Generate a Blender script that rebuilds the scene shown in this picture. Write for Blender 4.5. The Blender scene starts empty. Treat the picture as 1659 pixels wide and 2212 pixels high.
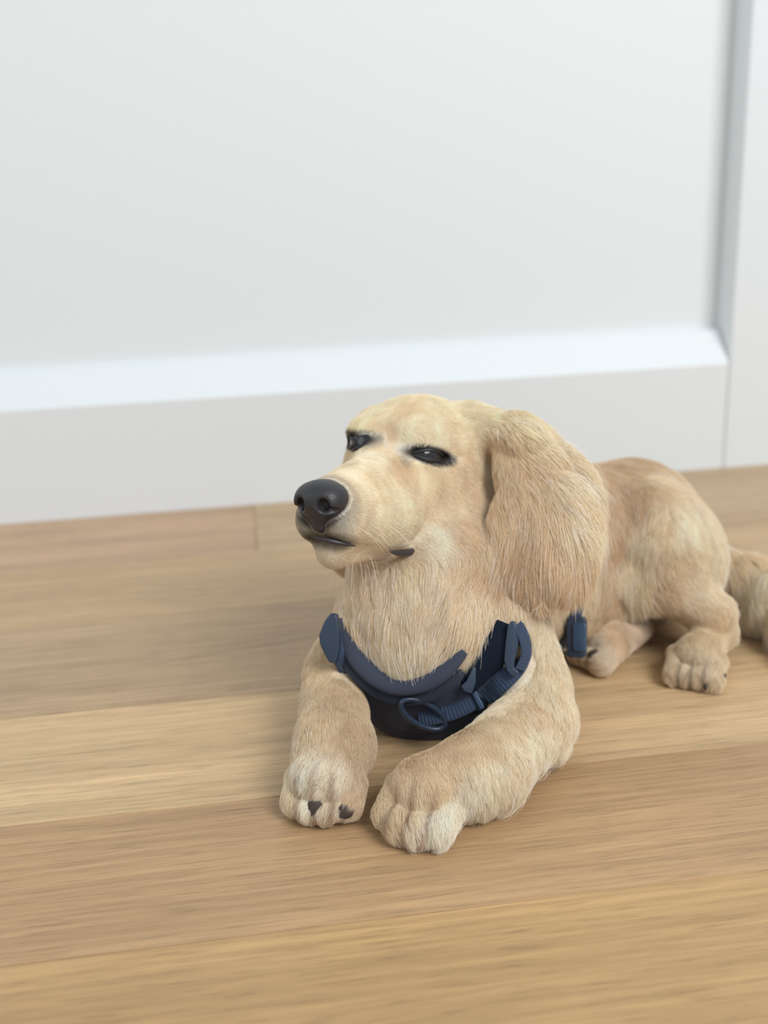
import bpy, bmesh, math, random
import numpy as np
from mathutils import Vector, kdtree
from mathutils.bvhtree import BVHTree

# ------------------------------------------------------------------ camera
SC = bpy.context.scene
COL = SC.collection
rng = np.random.default_rng(7)
CAM_H = 0.42; PITCH = math.radians(18.4); ROLL = math.radians(2.32); FPX = 2300.0
CC = np.array([0, 0, CAM_H])
CF = np.array([0, math.cos(PITCH), -math.sin(PITCH)])
_u0 = np.array([0, math.sin(PITCH), math.cos(PITCH)])
CR = math.cos(ROLL) * np.array([1.0, 0, 0]) - math.sin(ROLL) * _u0
CU = math.cos(ROLL) * _u0 + math.sin(ROLL) * np.array([1.0, 0, 0])
cam_d = bpy.data.cameras.new('camera'); cam = bpy.data.objects.new('camera', cam_d); COL.objects.link(cam)
from mathutils import Matrix
cam.matrix_world = Matrix(((CR[0], CU[0], -CF[0], CC[0]), (CR[1], CU[1], -CF[1], CC[1]), (CR[2], CU[2], -CF[2], CC[2]), (0, 0, 0, 1)))
cam_d.sensor_fit = 'VERTICAL'; cam_d.sensor_height = 36.0; cam_d.lens = 36.0 * FPX / 2212.0
cam_d.clip_start = 0.01
cam_d.dof.use_dof = True; cam_d.dof.focus_distance = 0.705
cam_d.dof.aperture_fstop = (cam_d.lens / 1000.0) / 0.0095
SC.camera = cam

# ------------------------------------------------------------------ light
SC.view_settings.view_transform = 'Standard'; SC.view_settings.look = 'None'
SC.view_settings.gamma = 1.0; SC.view_settings.use_curve_mapping = False
SC.view_settings.exposure = 0.10
w = bpy.data.worlds.new('world'); SC.world = w; w.use_nodes = True
w.node_tree.nodes['Background'].inputs[0].default_value = (0.83, 0.93, 1.0, 1)
w.node_tree.nodes['Background'].inputs[1].default_value = 0.60
def area(name, loc, target, sx, sy, power, colr):
    ld = bpy.data.lights.new(name, 'AREA'); ld.shape = 'RECTANGLE'; ld.size = sx; ld.size_y = sy
    ld.energy = power; ld.color = colr
    o = bpy.data.objects.new(name, ld); COL.objects.link(o); o.location = loc
    o.rotation_euler = (Vector(target) - Vector(loc)).to_track_quat('-Z', 'Y').to_euler()
    return o
area('window_daylight', (1.7, -1.3, 2.5), (0.05, 0.85, 0.1), 1.5, 1.5, 86, (0.985, 0.99, 1.0))
area('side_area_light', (-2.6, 0.0, 1.7), (0.0, 1.0, 0.2), 1.6, 1.6, 10, (0.88, 0.94, 1.0))  # weak bluish area light from the left, out of view
SC.cycles.use_denoising = True
SC.cycles.max_bounces = 8; SC.cycles.diffuse_bounces = 4; SC.cycles.transparent_max_bounces = 8

def at(u, v, dep):
    """world point seen at (u, v) at forward distance dep from the lens"""
    return CC + (CF + CR * ((u - 829.5) / FPX) - CU * ((v - 1106.0) / FPX)) * dep
def at_z(u, v, z):
    d = CF + CR * ((u - 829.5) / FPX) - CU * ((v - 1106.0) / FPX)
    return CC + d * ((z - CC[2]) / d[2])
def proj(P):
    q = np.asarray(P, float) - CC
    z = q @ CF
    return 829.5 + FPX * (q @ CR) / z, 1106.0 - FPX * (q @ CU) / z, z
def srgb(r, g, b):
    return tuple(((c / 255.0) / 12.92 if c / 255.0 <= 0.04045 else ((c / 255.0 + 0.055) / 1.055) ** 2.4) for c in (r, g, b))
def rgba(r, g, b): return srgb(r, g, b) + (1.0,)

# ------------------------------------------------------------------ materials
class NT:
    def __init__(s, name):
        s.m = bpy.data.materials.new(name); s.m.use_nodes = True; s.t = s.m.node_tree
        s.b = s.t.nodes['Principled BSDF']
    def n(s, typ, **kw):
        x = s.t.nodes.new(typ)
        for k, v in kw.items():
            if k.startswith('i_'):
                x.inputs[int(k[2:]) if k[2:].isdigit() else k[2:].replace('_', ' ')].default_value = v
            else: setattr(x, k, v)
        return x
    def l(s, a, b): s.t.links.new(a, b)
def plain(name, col, rough=0.5, spec=0.5, bump=None):
    t = NT(name); t.b.inputs['Base Color'].default_value = col; t.b.inputs['Roughness'].default_value = rough
    t.b.inputs['Specular IOR Level'].default_value = spec
    if bump:
        sc, st, dist = bump
        nz = t.n('ShaderNodeTexNoise'); nz.inputs['Scale'].default_value = sc; nz.inputs['Detail'].default_value = 3
        tc = t.n('ShaderNodeTexCoord'); t.l(tc.outputs['Object'], nz.inputs['Vector'])
        bp = t.n('ShaderNodeBump'); bp.inputs['Strength'].default_value = st; bp.inputs['Distance'].default_value = dist
        t.l(nz.outputs['Fac'], bp.inputs['Height']); t.l(bp.outputs['Normal'], t.b.inputs['Normal'])
    return t.m

def mesh_obj(name, verts, faces, mat, parent=None, smooth=True):
    me = bpy.data.meshes.new(name)
    verts = np.asarray(verts, np.float32)
    if isinstance(faces, np.ndarray) and faces.ndim == 2:
        n, k = faces.shape
        me.vertices.add(len(verts)); me.vertices.foreach_set('co', verts.ravel())
        me.loops.add(n * k); me.loops.foreach_set('vertex_index', faces.ravel().astype(np.int32))
        me.polygons.add(n); me.polygons.foreach_set('loop_start', np.arange(0, n * k, k, dtype=np.int32))
        me.update(calc_edges=True); me.validate()
    else:
        me.from_pydata([tuple(map(float, v)) for v in verts], [], [tuple(map(int, f)) for f in faces]); me.update()
    me.materials.append(mat)
    if smooth: me.polygons.foreach_set('use_smooth', [True] * len(me.polygons))
    o = bpy.data.objects.new(name, me); COL.objects.link(o)
    if parent is not None: o.parent = parent
    return o
def struct(o): o['kind'] = 'structure'; return o

# ------------------------------------------------------------------ room
ANG = math.radians(7.2)
T = np.array([math.cos(ANG), math.sin(ANG), 0]); N = np.array([math.sin(ANG), -math.cos(ANG), 0])   # along the wall, out of the wall
W0 = np.array([-0.484, 1.275, 0])
def wp(s, z, off): return W0 + T * s + N * off + np.array([0, 0, z])

def floor_material():
    t = NT('oak_floorboards')
    tc = t.n('ShaderNodeTexCoord')
    sep = t.n('ShaderNodeSeparateXYZ'); t.l(tc.outputs['Object'], sep.inputs[0])
    att = t.n('ShaderNodeAttribute'); att.attribute_name = 'board'     # r,g,b: board tone ; alpha unused
    rnd = t.n('ShaderNodeAttribute'); rnd.attribute_name = 'seed'
    # stretched coordinates: grain runs along the board (local x)
    off = t.n('ShaderNodeVectorMath', operation='ADD'); t.l(tc.outputs['Object'], off.inputs[0])
    sc = t.n('ShaderNodeVectorMath', operation='SCALE'); t.l(rnd.outputs['Vector'], sc.inputs[0]); sc.inputs['Scale'].default_value = 13.0
    t.l(sc.outputs[0], off.inputs[1])
    def noise(vec, sx, sy, detail, rough, dist=0.0):
        mp = t.n('ShaderNodeMapping'); mp.inputs['Scale'].default_value = (sx, sy, 1)
        t.l(vec, mp.inputs['Vector'])
        nz = t.n('ShaderNodeTexNoise'); nz.inputs['Scale'].default_value = 1; nz.inputs['Detail'].default_value = detail
        nz.inputs['Roughness'].default_value = rough; nz.inputs['Distortion'].default_value = dist
        t.l(mp.outputs[0], nz.inputs['Vector']); return nz.outputs['Fac']
    wide = noise(off.outputs[0], 1.6, 26, 4, 0.55, 0.4)
    fine = noise(off.outputs[0], 7, 210, 4, 0.62)
    pore = noise(off.outputs[0], 26, 620, 3, 0.55)
    def ramp(f, a, b, ca, cb):
        r = t.n('ShaderNodeMapRange'); r.inputs['From Min'].default_value = a; r.inputs['From Max'].default_value = b
        r.inputs['To Min'].default_value = ca; r.inputs['To Max'].default_value = cb; t.l(f, r.inputs['Value']); return r.outputs[0]
    m1 = t.n('ShaderNodeMath', operation='MULTIPLY'); t.l(ramp(wide, 0.3, 0.7, 0.84, 1.14), m1.inputs[0]); t.l(ramp(fine, 0.3, 0.72, 0.78, 1.15), m1.inputs[1])
    m2 = t.n('ShaderNodeMath', operation='MULTIPLY'); t.l(m1.outputs[0], m2.inputs[0]); t.l(ramp(pore, 0.30, 0.46, 0.70, 1.0), m2.inputs[1])
    # small dark knots and flecks
    vor = t.n('ShaderNodeTexVoronoi'); vor.inputs['Scale'].default_value = 1.0
    mpv = t.n('ShaderNodeMapping'); mpv.inputs['Scale'].default_value = (5.0, 7.0, 1); t.l(off.outputs[0], mpv.inputs['Vector']); t.l(mpv.outputs[0], vor.inputs['Vector'])
    m3 = t.n('ShaderNodeMath', operation='MULTIPLY'); t.l(m2.outputs[0], m3.inputs[0]); t.l(ramp(vor.outputs['Distance'], 0.006, 0.022, 0.62, 1.0), m3.inputs[1])
    # one dark mineral streak slanting across the third board
    def mth(op, a, b_=None):
        m = t.n('ShaderNodeMath', operation=op)
        for i_, x in enumerate((a, b_)):
            if x is None: continue
            if isinstance(x, (int, float)): m.inputs[i_].default_value = x
            else: t.l(x, m.inputs[i_])
        return m.outputs[0]
    X_, Y_ = sep.outputs[0], sep.outputs[1]
    ln_ = mth('ABSOLUTE', mth('ADD', mth('ADD', Y_, .4846), mth('MULTIPLY', X_, -.177)))
    inx = mth('MULTIPLY', ramp(X_, .20, .25, 0, 1), ramp(X_, .50, .40, 0, 1))
    stk = mth('MULTIPLY', ramp(ln_, .0045, .0005, 0, .20), inx)
    m4 = mth('MULTIPLY', m3.outputs[0], mth('SUBTRACT', 1.0, stk))
    mul = t.n('ShaderNodeVectorMath', operation='SCALE'); t.l(att.outputs['Color'], mul.inputs[0]); t.l(m4, mul.inputs['Scale'])
    t.l(mul.outputs[0], t.b.inputs['Base Color'])
    t.b.inputs['Roughness'].default_value = 0.42; t.b.inputs['Specular IOR Level'].default_value = 0.35
    bp = t.n('ShaderNodeBump'); bp.inputs['Strength'].default_value = 0.25; bp.inputs['Distance'].default_value = 0.0006
    t.l(m1.outputs[0], bp.inputs['Height']); t.l(bp.outputs['Normal'], t.b.inputs['Normal'])
    return t.m


def make_floor():
    """boards run parallel to the wall; ED = their edges measured from the wall foot"""
    ED = [-0.01, 0.178, 0.335, 0.5215, 0.6765, 0.815, 0.962, 1.11, 1.26, 1.41, 1.56]
    rows = {0: [(0.318, (193, 159, 124))], }
    tones = [(188, 160, 124), (189, 158, 120), (180, 151, 117), (204, 172, 130), (182, 147, 108), (186, 150, 104), (184, 152, 112), (196, 165, 120), (182, 150, 112), (192, 160, 118)]
    V = []; Fc = []; tone = []; seed = []
    b = 0.0007
    for r in range(len(ED) - 1):
        cuts = [-1.6, 0.318, 1.9] if r == 0 else [-1.6 + 0.37 * ((r * 5) % 4), -0.35 - 0.1 * r, 1.9] if r > 5 else [-1.6, 1.9]
        cuts[0] = -1.6
        for c in range(len(cuts) - 1):
            col = tones[r]
            if r == 0 and c == 0: col = (193, 160, 127)
            s0, s1, d0, d1 = cuts[c], cuts[c + 1], ED[r], ED[r + 1]
            i = len(V)
            for (s, d, zz) in ((s0, d0, -0.0015), (s1, d0, -0.0015), (s1, d1, -0.0015), (s0, d1, -0.0015), (s0 + b, d0 + b, 0), (s1 - b, d0 + b, 0), (s1 - b, d1 - b, 0), (s0 + b, d1 - b, 0)):
                V.append((s, -d, zz))
            for f in ((4, 7, 6, 5), (0, 4, 5, 1), (1, 5, 6, 2), (2, 6, 7, 3), (3, 7, 4, 0)):
                Fc.append(tuple(i + k for k in f)); tone.append(srgb(*col)); seed.append((r * 0.37 + c * 0.11 + 0.2, r * 0.71, 0))
    # slab underneath closes the floor
    i = len(V)
    for (s, d, zz) in ((-1.6, -0.08, -0.0016), (1.9, -0.08, -0.0016), (1.9, 1.56, -0.0016), (-1.6, 1.56, -0.0016), (-1.6, -0.08, -0.03), (1.9, -0.08, -0.03), (1.9, 1.56, -0.03), (-1.6, 1.56, -0.03)):
        V.append((s, -d, zz))
    for f in ((0, 3, 2, 1), (4, 5, 6, 7), (0, 1, 5, 4), (1, 2, 6, 5), (2, 3, 7, 6), (3, 0, 4, 7)):
        Fc.append(tuple(i + k for k in f)); tone.append(srgb(110, 82, 55)); seed.append((0.1, 0.1, 0))
    o = mesh_obj('floor', V, Fc, floor_material(), smooth=False)
    me = o.data
    # make every face look up/outwards
    bm = bmesh.new(); bm.from_mesh(me); bm.normal_update()
    for f in bm.faces:
        if f.normal.z < 0 and f.calc_center_median().z > -0.02 : f.normal_flip()
    bm.to_mesh(me); bm.free()
    a = me.attributes.new('board', 'FLOAT_COLOR', 'CORNER')
    q = me.attributes.new('seed', 'FLOAT_VECTOR', 'FACE')
    for p in me.polygons:
        q.data[p.index].vector = seed[p.index]
        for li in p.loop_indices: a.data[li].color = tuple(tone[p.index]) + (1.0,)
    o.location = W0; o.rotation_euler = (0, 0, ANG)
    struct(o); return o
make_floor()

def extrude_profile(name, pts, s0, s1, mat, parent=None, smooth=False):
    """pts: (offset from wall plane, z) closed outline, extruded along the wall"""
    n = len(pts); V = [wp(s0, z, o) for o, z in pts] + [wp(s1, z, o) for o, z in pts]
    Fc = [(k, (k + 1) % n, n + (k + 1) % n, n + k) for k in range(n)] + [tuple(range(n))[::-1], tuple(range(n, 2 * n))]
    o = mesh_obj(name, V, Fc, mat, parent, smooth)
    bm = bmesh.new(); bm.from_mesh(o.data); bmesh.ops.recalc_face_normals(bm, faces=bm.faces); bm.to_mesh(o.data); bm.free()
    return o
white = plain('white_satin_paint', rgba(226, 229, 230), 0.45, 0.4, (60, 0.04, 0.001))
cream = plain('white_panel_paint', rgba(228, 231, 231), 0.55, 0.3, (40, 0.04, 0.001))
def arc(cx, cz, r, a0, a1, n=5):
    return [(cx + r * math.cos(math.radians(a0 + (a1 - a0) * k / n)), cz + r * math.sin(math.radians(a0 + (a1 - a0) * k / n))) for k in range(n + 1)]
REC = 0.046            # how far the panel lies behind the frame
SS = 0.957             # the joint between panel frame and the right-hand stile
# recessed wall panel
struct(extrude_profile('wall_back', [(-REC, 0.10), (-REC, 2.35), (-REC - 0.08, 2.35), (-REC - 0.08, 0.10)], -1.6, SS + 0.02, cream))
# plinth rail with sloped, rounded sill
prof = [(0.0, 0.0), (0.0, 0.141)] + arc(-0.004, 0.1425, 0.004, 0, 50, 3) + arc(-0.036, 0.1805, 0.0035, 60, 110, 4) + [(-REC, 0.1845), (-REC - 0.05, 0.1845), (-REC - 0.05, 0.0)]
struct(extrude_profile('baseboard_back', prof, -1.6, SS - 0.0012, white))
# right-hand stile, a full height board whose edge stands proud of the panel
V = []
def stile():
    pr_ = [(SS, 0.0), (SS, -REC - 0.05), (1.9, -REC - 0.05), (1.9, 0.0)]
    r = 0.004
    pr_ = [(SS, -REC - 0.05)] + [(SS + r - r * math.cos(math.radians(a)), -r + r * math.sin(math.radians(a))) for a in (0, 30, 60, 90)] + [(1.9, 0.0), (1.9, -REC - 0.05)]
    n = len(pr_); V = [wp(s, 0.0, o) for s, o in pr_] + [wp(s, 2.35, o) for s, o in pr_]
    Fc = [(k, (k + 1) % n, n + (k + 1) % n, n + k) for k in range(n)] + [tuple(range(n))[::-1], tuple(range(n, 2 * n))]
    o = mesh_obj('trim_1', V, Fc, white, None, False)
    bm = bmesh.new(); bm.from_mesh(o.data); bmesh.ops.recalc_face_normals(bm, faces=bm.faces); bm.to_mesh(o.data); bm.free()
    return struct(o)
stile()

# ------------------------------------------------------------------ the puppy, as a blended solid
HO = np.array([0.00553564, 0.77413282, 0.21266865]); HS = 0.216       # between the eyes; head length
HM = np.array([[-0.4711, 0.8804, 0.0539], [-0.8545, -0.4707, 0.2199], [0.219, 0.0576, 0.974]])   # columns: muzzle, dog's left, up
def hd(x, y, z): return HO + HS * (HM @ np.array([x, y, z], float))
def hdv(x, y, z):
    v = HM @ np.array([x, y, z], float); return v / np.linalg.norm(v)

class Solid:
    def __init__(s, lo, hi, h):
        s.lo = np.array(lo, float); s.h = h
        s.n = np.ceil((np.array(hi) - s.lo) / h).astype(int) + 1
        s.d = np.full(s.n, 0.05, np.float32)
    def box(s, lo, hi, pad):
        a = np.clip(np.floor((np.array(lo) - pad - s.lo) / s.h).astype(int), 0, s.n - 1)
        b = np.clip(np.ceil((np.array(hi) + pad - s.lo) / s.h).astype(int) + 1, 1, s.n)
        sl = tuple(slice(x, y) for x, y in zip(a, b))
        g = [s.lo[i] + s.h * np.arange(a[i], b[i], dtype=np.float32) for i in range(3)]
        return sl, g[0][:, None, None], g[1][None, :, None], g[2][None, None, :]
    def blend(s, sl, q, k):
        o = s.d[sl]
        hh = np.maximum(k - np.abs(o - q), 0) / k
        s.d[sl] = np.minimum(o, q) - hh * hh * k * 0.25
    def cut(s, sl, q, k):
        o = s.d[sl]; q = -q
        hh = np.maximum(k - np.abs(o - q), 0) / k
        s.d[sl] = np.maximum(o, q) + hh * hh * k * 0.25
    def cone(s, a, b, ra, rb, k=0.012, cut=False):
        a = np.array(a, float); b = np.array(b, float); r = max(ra, rb)
        sl, X, Y, Z = s.box(np.minimum(a, b) - r, np.maximum(a, b) + r, 0.03 + k)
        ab = b - a; L = ab @ ab + 1e-12
        t = np.clip(((X - a[0]) * ab[0] + (Y - a[1]) * ab[1] + (Z - a[2]) * ab[2]) / L, 0, 1)
        q = np.sqrt((X - a[0] - t * ab[0]) ** 2 + (Y - a[1] - t * ab[1]) ** 2 + (Z - a[2] - t * ab[2]) ** 2) - (ra + t * (rb - ra))
        (s.cut if cut else s.blend)(sl, q.astype(np.float32), k)
    def ell(s, c, r, M=None, k=0.012, cut=False):
        c = np.array(c, float); r = np.array(r, float); M = np.eye(3) if M is None else M
        e = np.sqrt(((M * r) ** 2).sum(1))
        sl, X, Y, Z = s.box(c - e, c + e, 0.03 + k)
        dx, dy, dz = X - c[0], Y - c[1], Z - c[2]
        k0 = 0; k1 = 0
        for i in range(3):
            p = dx * M[0, i] + dy * M[1, i] + dz * M[2, i]
            k0 = k0 + (p / r[i]) ** 2; k1 = k1 + (p / r[i] ** 2) ** 2
        k0 = np.sqrt(k0); k1 = np.sqrt(k1) + 1e-9
        q = np.where(k0 < 0.2, -r.min() * (1 - k0), k0 * (k0 - 1) / k1)
        (s.cut if cut else s.blend)(sl, q.astype(np.float32), k)
    def floor(s, z):
        Z = (s.lo[2] + s.h * np.arange(s.n[2]))[None, None, :]
        s.d = np.maximum(s.d, (z - Z).astype(np.float32))
    def mesh(s):
        d = s.d; ins = d < 0
        n0, n1, n2 = d.shape
        # active cells
        c = np.zeros((n0 - 1, n1 - 1, n2 - 1), np.int8)
        for i in (0, 1):
            for j in (0, 1):
                for k in (0, 1):
                    c += ins[i:n0 - 1 + i, j:n1 - 1 + j, k:n2 - 1 + k]
        act = (c > 0) & (c < 8)
        idx = np.argwhere(act); vid = np.full(act.shape, -1, np.int32); vid[act] = np.arange(len(idx))
        acc = np.zeros((len(idx), 3)); cnt = np.zeros(len(idx))
        cor = [(i, j, k) for i in (0, 1) for j in (0, 1) for k in (0, 1)]
        for a in cor:
            for ax in range(3):
                if a[ax] == 1: continue
                b = list(a); b[ax] = 1
                da = d[idx[:, 0] + a[0], idx[:, 1] + a[1], idx[:, 2] + a[2]]
                db = d[idx[:, 0] + b[0], idx[:, 1] + b[1], idx[:, 2] + b[2]]
                m = (da < 0) != (db < 0)
                t = np.where(m, da / np.where(m, da - db, 1), 0)
                p = np.zeros((len(idx), 3)) + np.array(a); p[:, ax] += t
                acc[m] += p[m]; cnt[m] += 1
        V = s.lo + s.h * (idx + acc / cnt[:, None])
        Q = []
        for ax in range(3):
            sh = [slice(1, -1)] * 3; sh[ax] = slice(0, -1)
            A = ins[tuple(sh)]; sh2 = list(sh); sh2[ax] = slice(1, None); B = ins[tuple(sh2)]
            e = np.argwhere(A != B); e0 = e.copy()
            for q in range(3):
                if q != ax: e[:, q] += 1
            o1, o2 = (ax + 1) % 3, (ax + 2) % 3
            quad = []
            for (p, r) in ((-1, -1), (0, -1), (0, 0), (-1, 0)):
                f = e.copy(); f[:, o1] += p; f[:, o2] += r; quad.append(vid[f[:, 0], f[:, 1], f[:, 2]])
            quad = np.stack(quad, 1)
            fl = ~A[e0[:, 0], e0[:, 1], e0[:, 2]]
            quad[fl] = quad[fl][:, ::-1]
            Q.append(quad)
        return V, np.concatenate(Q)

def basis(ax, side=None):
    """orthonormal columns: ax first, then side made perpendicular"""
    a = np.array(ax, float); a /= np.linalg.norm(a)
    b = np.array(side if side is not None else (0, 0, 1), float); b -= a * (a @ b); b /= np.linalg.norm(b)
    return np.stack([a, b, np.cross(a, b)], 1)

def build_body():
    S = Solid((-0.13, 0.53, -0.004), (0.43, 1.03, 0.29), 0.002)
    # --- trunk
    S.ell((0.032, 0.762, 0.075), (0.060, 0.074, 0.076), k=0.02)
    S.cone((0.024, 0.750, 0.095), (0.034, 0.790, 0.155), 0.050, 0.044, 0.02)
    S.cone((0.045, 0.800, 0.105), (0.140, 0.868, 0.096), 0.070, 0.060, 0.02)
    S.cone((0.140, 0.868, 0.096), (0.225, 0.918, 0.088), 0.060, 0.064, 0.02)
    S.cone((0.085, 0.805, 0.062), (0.168, 0.862, 0.056), 0.046, 0.046, 0.02)
    S.ell((0.250, 0.932, 0.042), (0.075, 0.050, 0.040), basis((0.85, 0.5, 0)), k=0.015)
    # --- neck and throat
    S.cone(hd(-0.28, 0, -0.12), (0.035, 0.792, 0.130), 0.042, 0.054, 0.02)
    S.cone(hd(-0.24, 0, -0.22), (0.024, 0.756, 0.105), 0.028, 0.040, 0.012)
    S.cone(hd(-0.36, 0.08, -0.05), (0.100, 0.845, 0.125), 0.040, 0.050, 0.02)
    # --- shoulders, forelegs
    S.cone((0.074, 0.750, 0.115), (0.103, 0.710, 0.046), 0.034, 0.028, 0.016)
    S.cone((0.105, 0.686, 0.030), (0.059, 0.624, 0.026), 0.027, 0.025, 0.010)
    S.cone((0.059, 0.624, 0.026), (0.021, 0.608, 0.024), 0.0255, 0.023, 0.014)
    S.cone((-0.006, 0.754, 0.076), (-0.038, 0.732, 0.046), 0.031, 0.027, 0.018)
    S.cone((-0.042, 0.712, 0.038), (-0.041, 0.655, 0.032), 0.0245, 0.0235, 0.008)
    S.cone((-0.041, 0.655, 0.032), (-0.046, 0.628, 0.026), 0.025, 0.023, 0.014)
    # --- toes of the forepaws
    for bx, by, dr, sp, ln in ((0.021, 0.608, (-0.50, -0.86), 0.0122, 0.020), (-0.046, 0.630, (-0.25, -0.97), 0.0115, 0.013)):
        dx, dy = dr; px, py = -dy, dx
        for t, q in ((-1.5, 0.0), (-0.5, 0.006), (0.5, 0.006), (1.5, 0.0)):
            cx = bx + px * sp * t; cy = by + py * sp * t
            S.cone((cx, cy, 0.022), (cx + dx * (ln + q), cy + dy * (ln + q), 0.0125), 0.0095, 0.0102, 0.0025)
    S.cone(at_z(1196, 1600, .018), at_z(1196, 1622, .008), 0.0095, 0.0060, 0.006)
    # --- near hind leg (dog's left): thigh, shank, foot
    S.ell((0.243, 0.868, 0.090), (0.064, 0.046, 0.052), basis((0.55, -0.15, -0.80), (0.6, -0.5, 0.5)), k=0.008)
    S.cone(at_z(1400, 1230, .075), at_z(1535, 1325, .045), 0.026, 0.019, 0.012)
    S.cone(at_z(1538, 1328, .042), at_z(1550, 1358, .030), 0.0165, 0.0150, 0.008)
    fa = at_z(1544, 1366, .024); fb = at_z(1507, 1415, .020)
    S.cone(fa, fb, 0.0150, 0.0175, 0.008)
    for t in (-1.5, -0.5, 0.5, 1.5):
        dx, dy = -0.42, -0.9; cx = fb[0] - dy * 0.0098 * t; cy = fb[1] + dx * 0.0098 * t
        S.cone((cx, cy, 0.018), (cx + dx * 0.019, cy + dy * 0.019, 0.010), 0.0085, 0.0088, 0.003)
    # --- far hind foot pushed out under the belly
    fa = at_z(1372, 1348, .020); fb = at_z(1312, 1385, .020)
    S.cone(fa, fb, 0.0160, 0.0200, 0.006)
    for t in (-1.5, -0.5, 0.5, 1.5):
        dx, dy = -0.80, -0.6; cx = fb[0] - dy * 0.0088 * t; cy = fb[1] + dx * 0.0088 * t
        S.cone((cx, cy, 0.020), (cx + dx * 0.020, cy + dy * 0.020, 0.012), 0.0095, 0.0100, 0.0025)
    # --- tail, curled down beside the near foot
    tl = [(0.262, 0.935, 0.066, .018), (0.300, 0.925, 0.046, .018), (0.332, 0.905, 0.034, .021), (0.352, 0.870, 0.030, .022), (0.356, 0.835, 0.022, .018), (0.350, 0.805, 0.013, .012), (0.335, 0.785, 0.007, .007)]
    for a, b in zip(tl[:-1], tl[1:]): S.cone(a[:3], b[:3], a[3], b[3], 0.014)
    # --- head
    BODY = S; S = Solid((-0.13, 0.53, -0.004), (0.43, 1.03, 0.29), 0.002)
    M = HM
    s = HS
    S.ell(hd(-0.22, 0, -0.030), np.array((.27, .225, .215)) * s, M, k=0.012)
    for e in (-1, 1):
        S.ell(hd(-0.16, e * .125, -0.16), np.array((.20, .105, .16)) * s, M, k=0.02)     # cheeks
        S.ell(hd(-0.265, e * .140, -0.10), np.array((.15, .122, .20)) * s, M, k=0.015)
        S.ell(hd(-0.05, e * .105, 0.045), np.array((.09, .07, .06)) * s, M, k=0.015)      # brows
        S.ell(hd(0.27, e * .055, -0.222), np.array((.20, .075, .088)) * s, M, k=0.012)    # flews
        S.ell(hd(0.10, e * .085, -0.22), np.array((.16, .075, .10)) * s, M, k=0.02)
    S.cone(hd(0.02, 0, -0.13), hd(0.378, 0, -0.165), .138 * s, .090 * s, 0.012)            # muzzle
    S.cone(hd(-0.05, 0, -0.27), hd(0.36, 0, -0.312), .095 * s, .060 * s, 0.008)           # lower jaw
    # --- mouth groove
    for e in (-1, 1):
        pts = [hd(.46, e * .02, -.275), hd(.40, e * .085, -.298), hd(.25, e * .120, -.312)]
        for a, b in zip(pts[:-1], pts[1:]): S.cone(a, b, 0.0016, 0.0016, 0.003, cut=True)
    # --- eye sockets
    for e in (-1, 1):
        c = hd(0.0 if e > 0 else .020, e * (.155 if e > 0 else .145), -0.018 if e > 0 else .014) + hdv(.83, -e * .55, 0) * (-.0015 if e > 0 else 0); ax = hdv(0.95, -e * .42, -0.02)      # along the eye slit
        S.ell(c, (0.0175 if e > 0 else .0130, 0.0036 if e > 0 else .0060, 0.010), basis(ax + .14 * HM[:, 2], HM[:, 2]), k=0.003, cut=True)
    HEAD = S; S = BODY; S.blend((slice(None),) * 3, HEAD.d, 0.007)
    # --- ears: near ear hangs beside the neck, far ear peeps out under the chin
    S.cone(hd(-0.29, .18, .09), at(1124, 950, .806), 0.015, 0.015, 0.014)
    S.ell(at(1134, 1025, .797), (0.050, 0.022, 0.0085), basis(at(1160, 1130, .787) - at(1108, 920, .808), CR - 0.3 * CF), k=0.005)
    S.ell(at(1190, 1030, .812), (0.040, 0.020, 0.0085), basis(at(1250, 1110, .806) - at(1140, 940, .816), CR - 0.2 * CF), k=0.014)
    S.ell(at(1166, 1150, .780), (0.050, 0.037, 0.0090), basis(at(1174, 1260, .774) - at(1146, 1020, .796), CR - 0.25 * CF), k=0.005)
    S.cone(hd(-0.26, -.20, .05), at(785, 1030, .88), 0.016, 0.014, 0.012)
    S.ell(at(748, 1150, .866), (0.036, 0.018, 0.009), basis((0, 0, 1), CR), k=0.006)
    S.floor(0.0015)
    return S
SB = build_body()
bv, bf = SB.mesh()
print('body', len(bv), len(bf))
skin = plain('cream_undercoat', rgba(214, 190, 155), 0.8, 0.2)
dog = mesh_obj('puppy', bv, bf, skin)
dog['label'] = 'cream puppy lying on the floorboards with its head raised, wearing the navy harness'
dog['category'] = 'dog'

# ---- nose leather
def build_nose():
    lo = np.min([hd(x, y, z) for x in (.33, .55) for y in (-.15, .15) for z in (-.30, -.02)], 0) - .002
    hi = np.max([hd(x, y, z) for x in (.33, .55) for y in (-.15, .15) for z in (-.30, -.02)], 0) + .002
    S = Solid(lo, hi, 0.0007); s = HS
    S.ell(hd(.440, 0, -.134), np.array((.073, .076, .050)) * s, HM, k=.006)
    for e in (-1, 1): S.ell(hd(.450, e * .046, -.150), np.array((.056, .040, .043)) * s, HM, k=.005)
    S.cone(hd(.462, 0, -.165), hd(.455, 0, -.225), .050 * s, .026 * s, .010)
    for e in (-1, 1):
        S.ell(hd(.505, e * .040, -.160), np.array((.030, .018, .021)) * s, HM, k=.003, cut=True)
        S.cone(hd(.500, e * .050, -.172), hd(.462, e * .090, -.180), .0022, .0013, .0022, cut=True)
    S.cone(hd(.522, 0, -.185), hd(.488, 0, -.262), .0009, .0012, .003, cut=True)
    return S.mesh()
nv, nf = build_nose()
nt = NT('nose_leather'); nt.b.inputs['Base Color'].default_value = rgba(44, 42, 45); nt.b.inputs['Roughness'].default_value = 0.42
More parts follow.
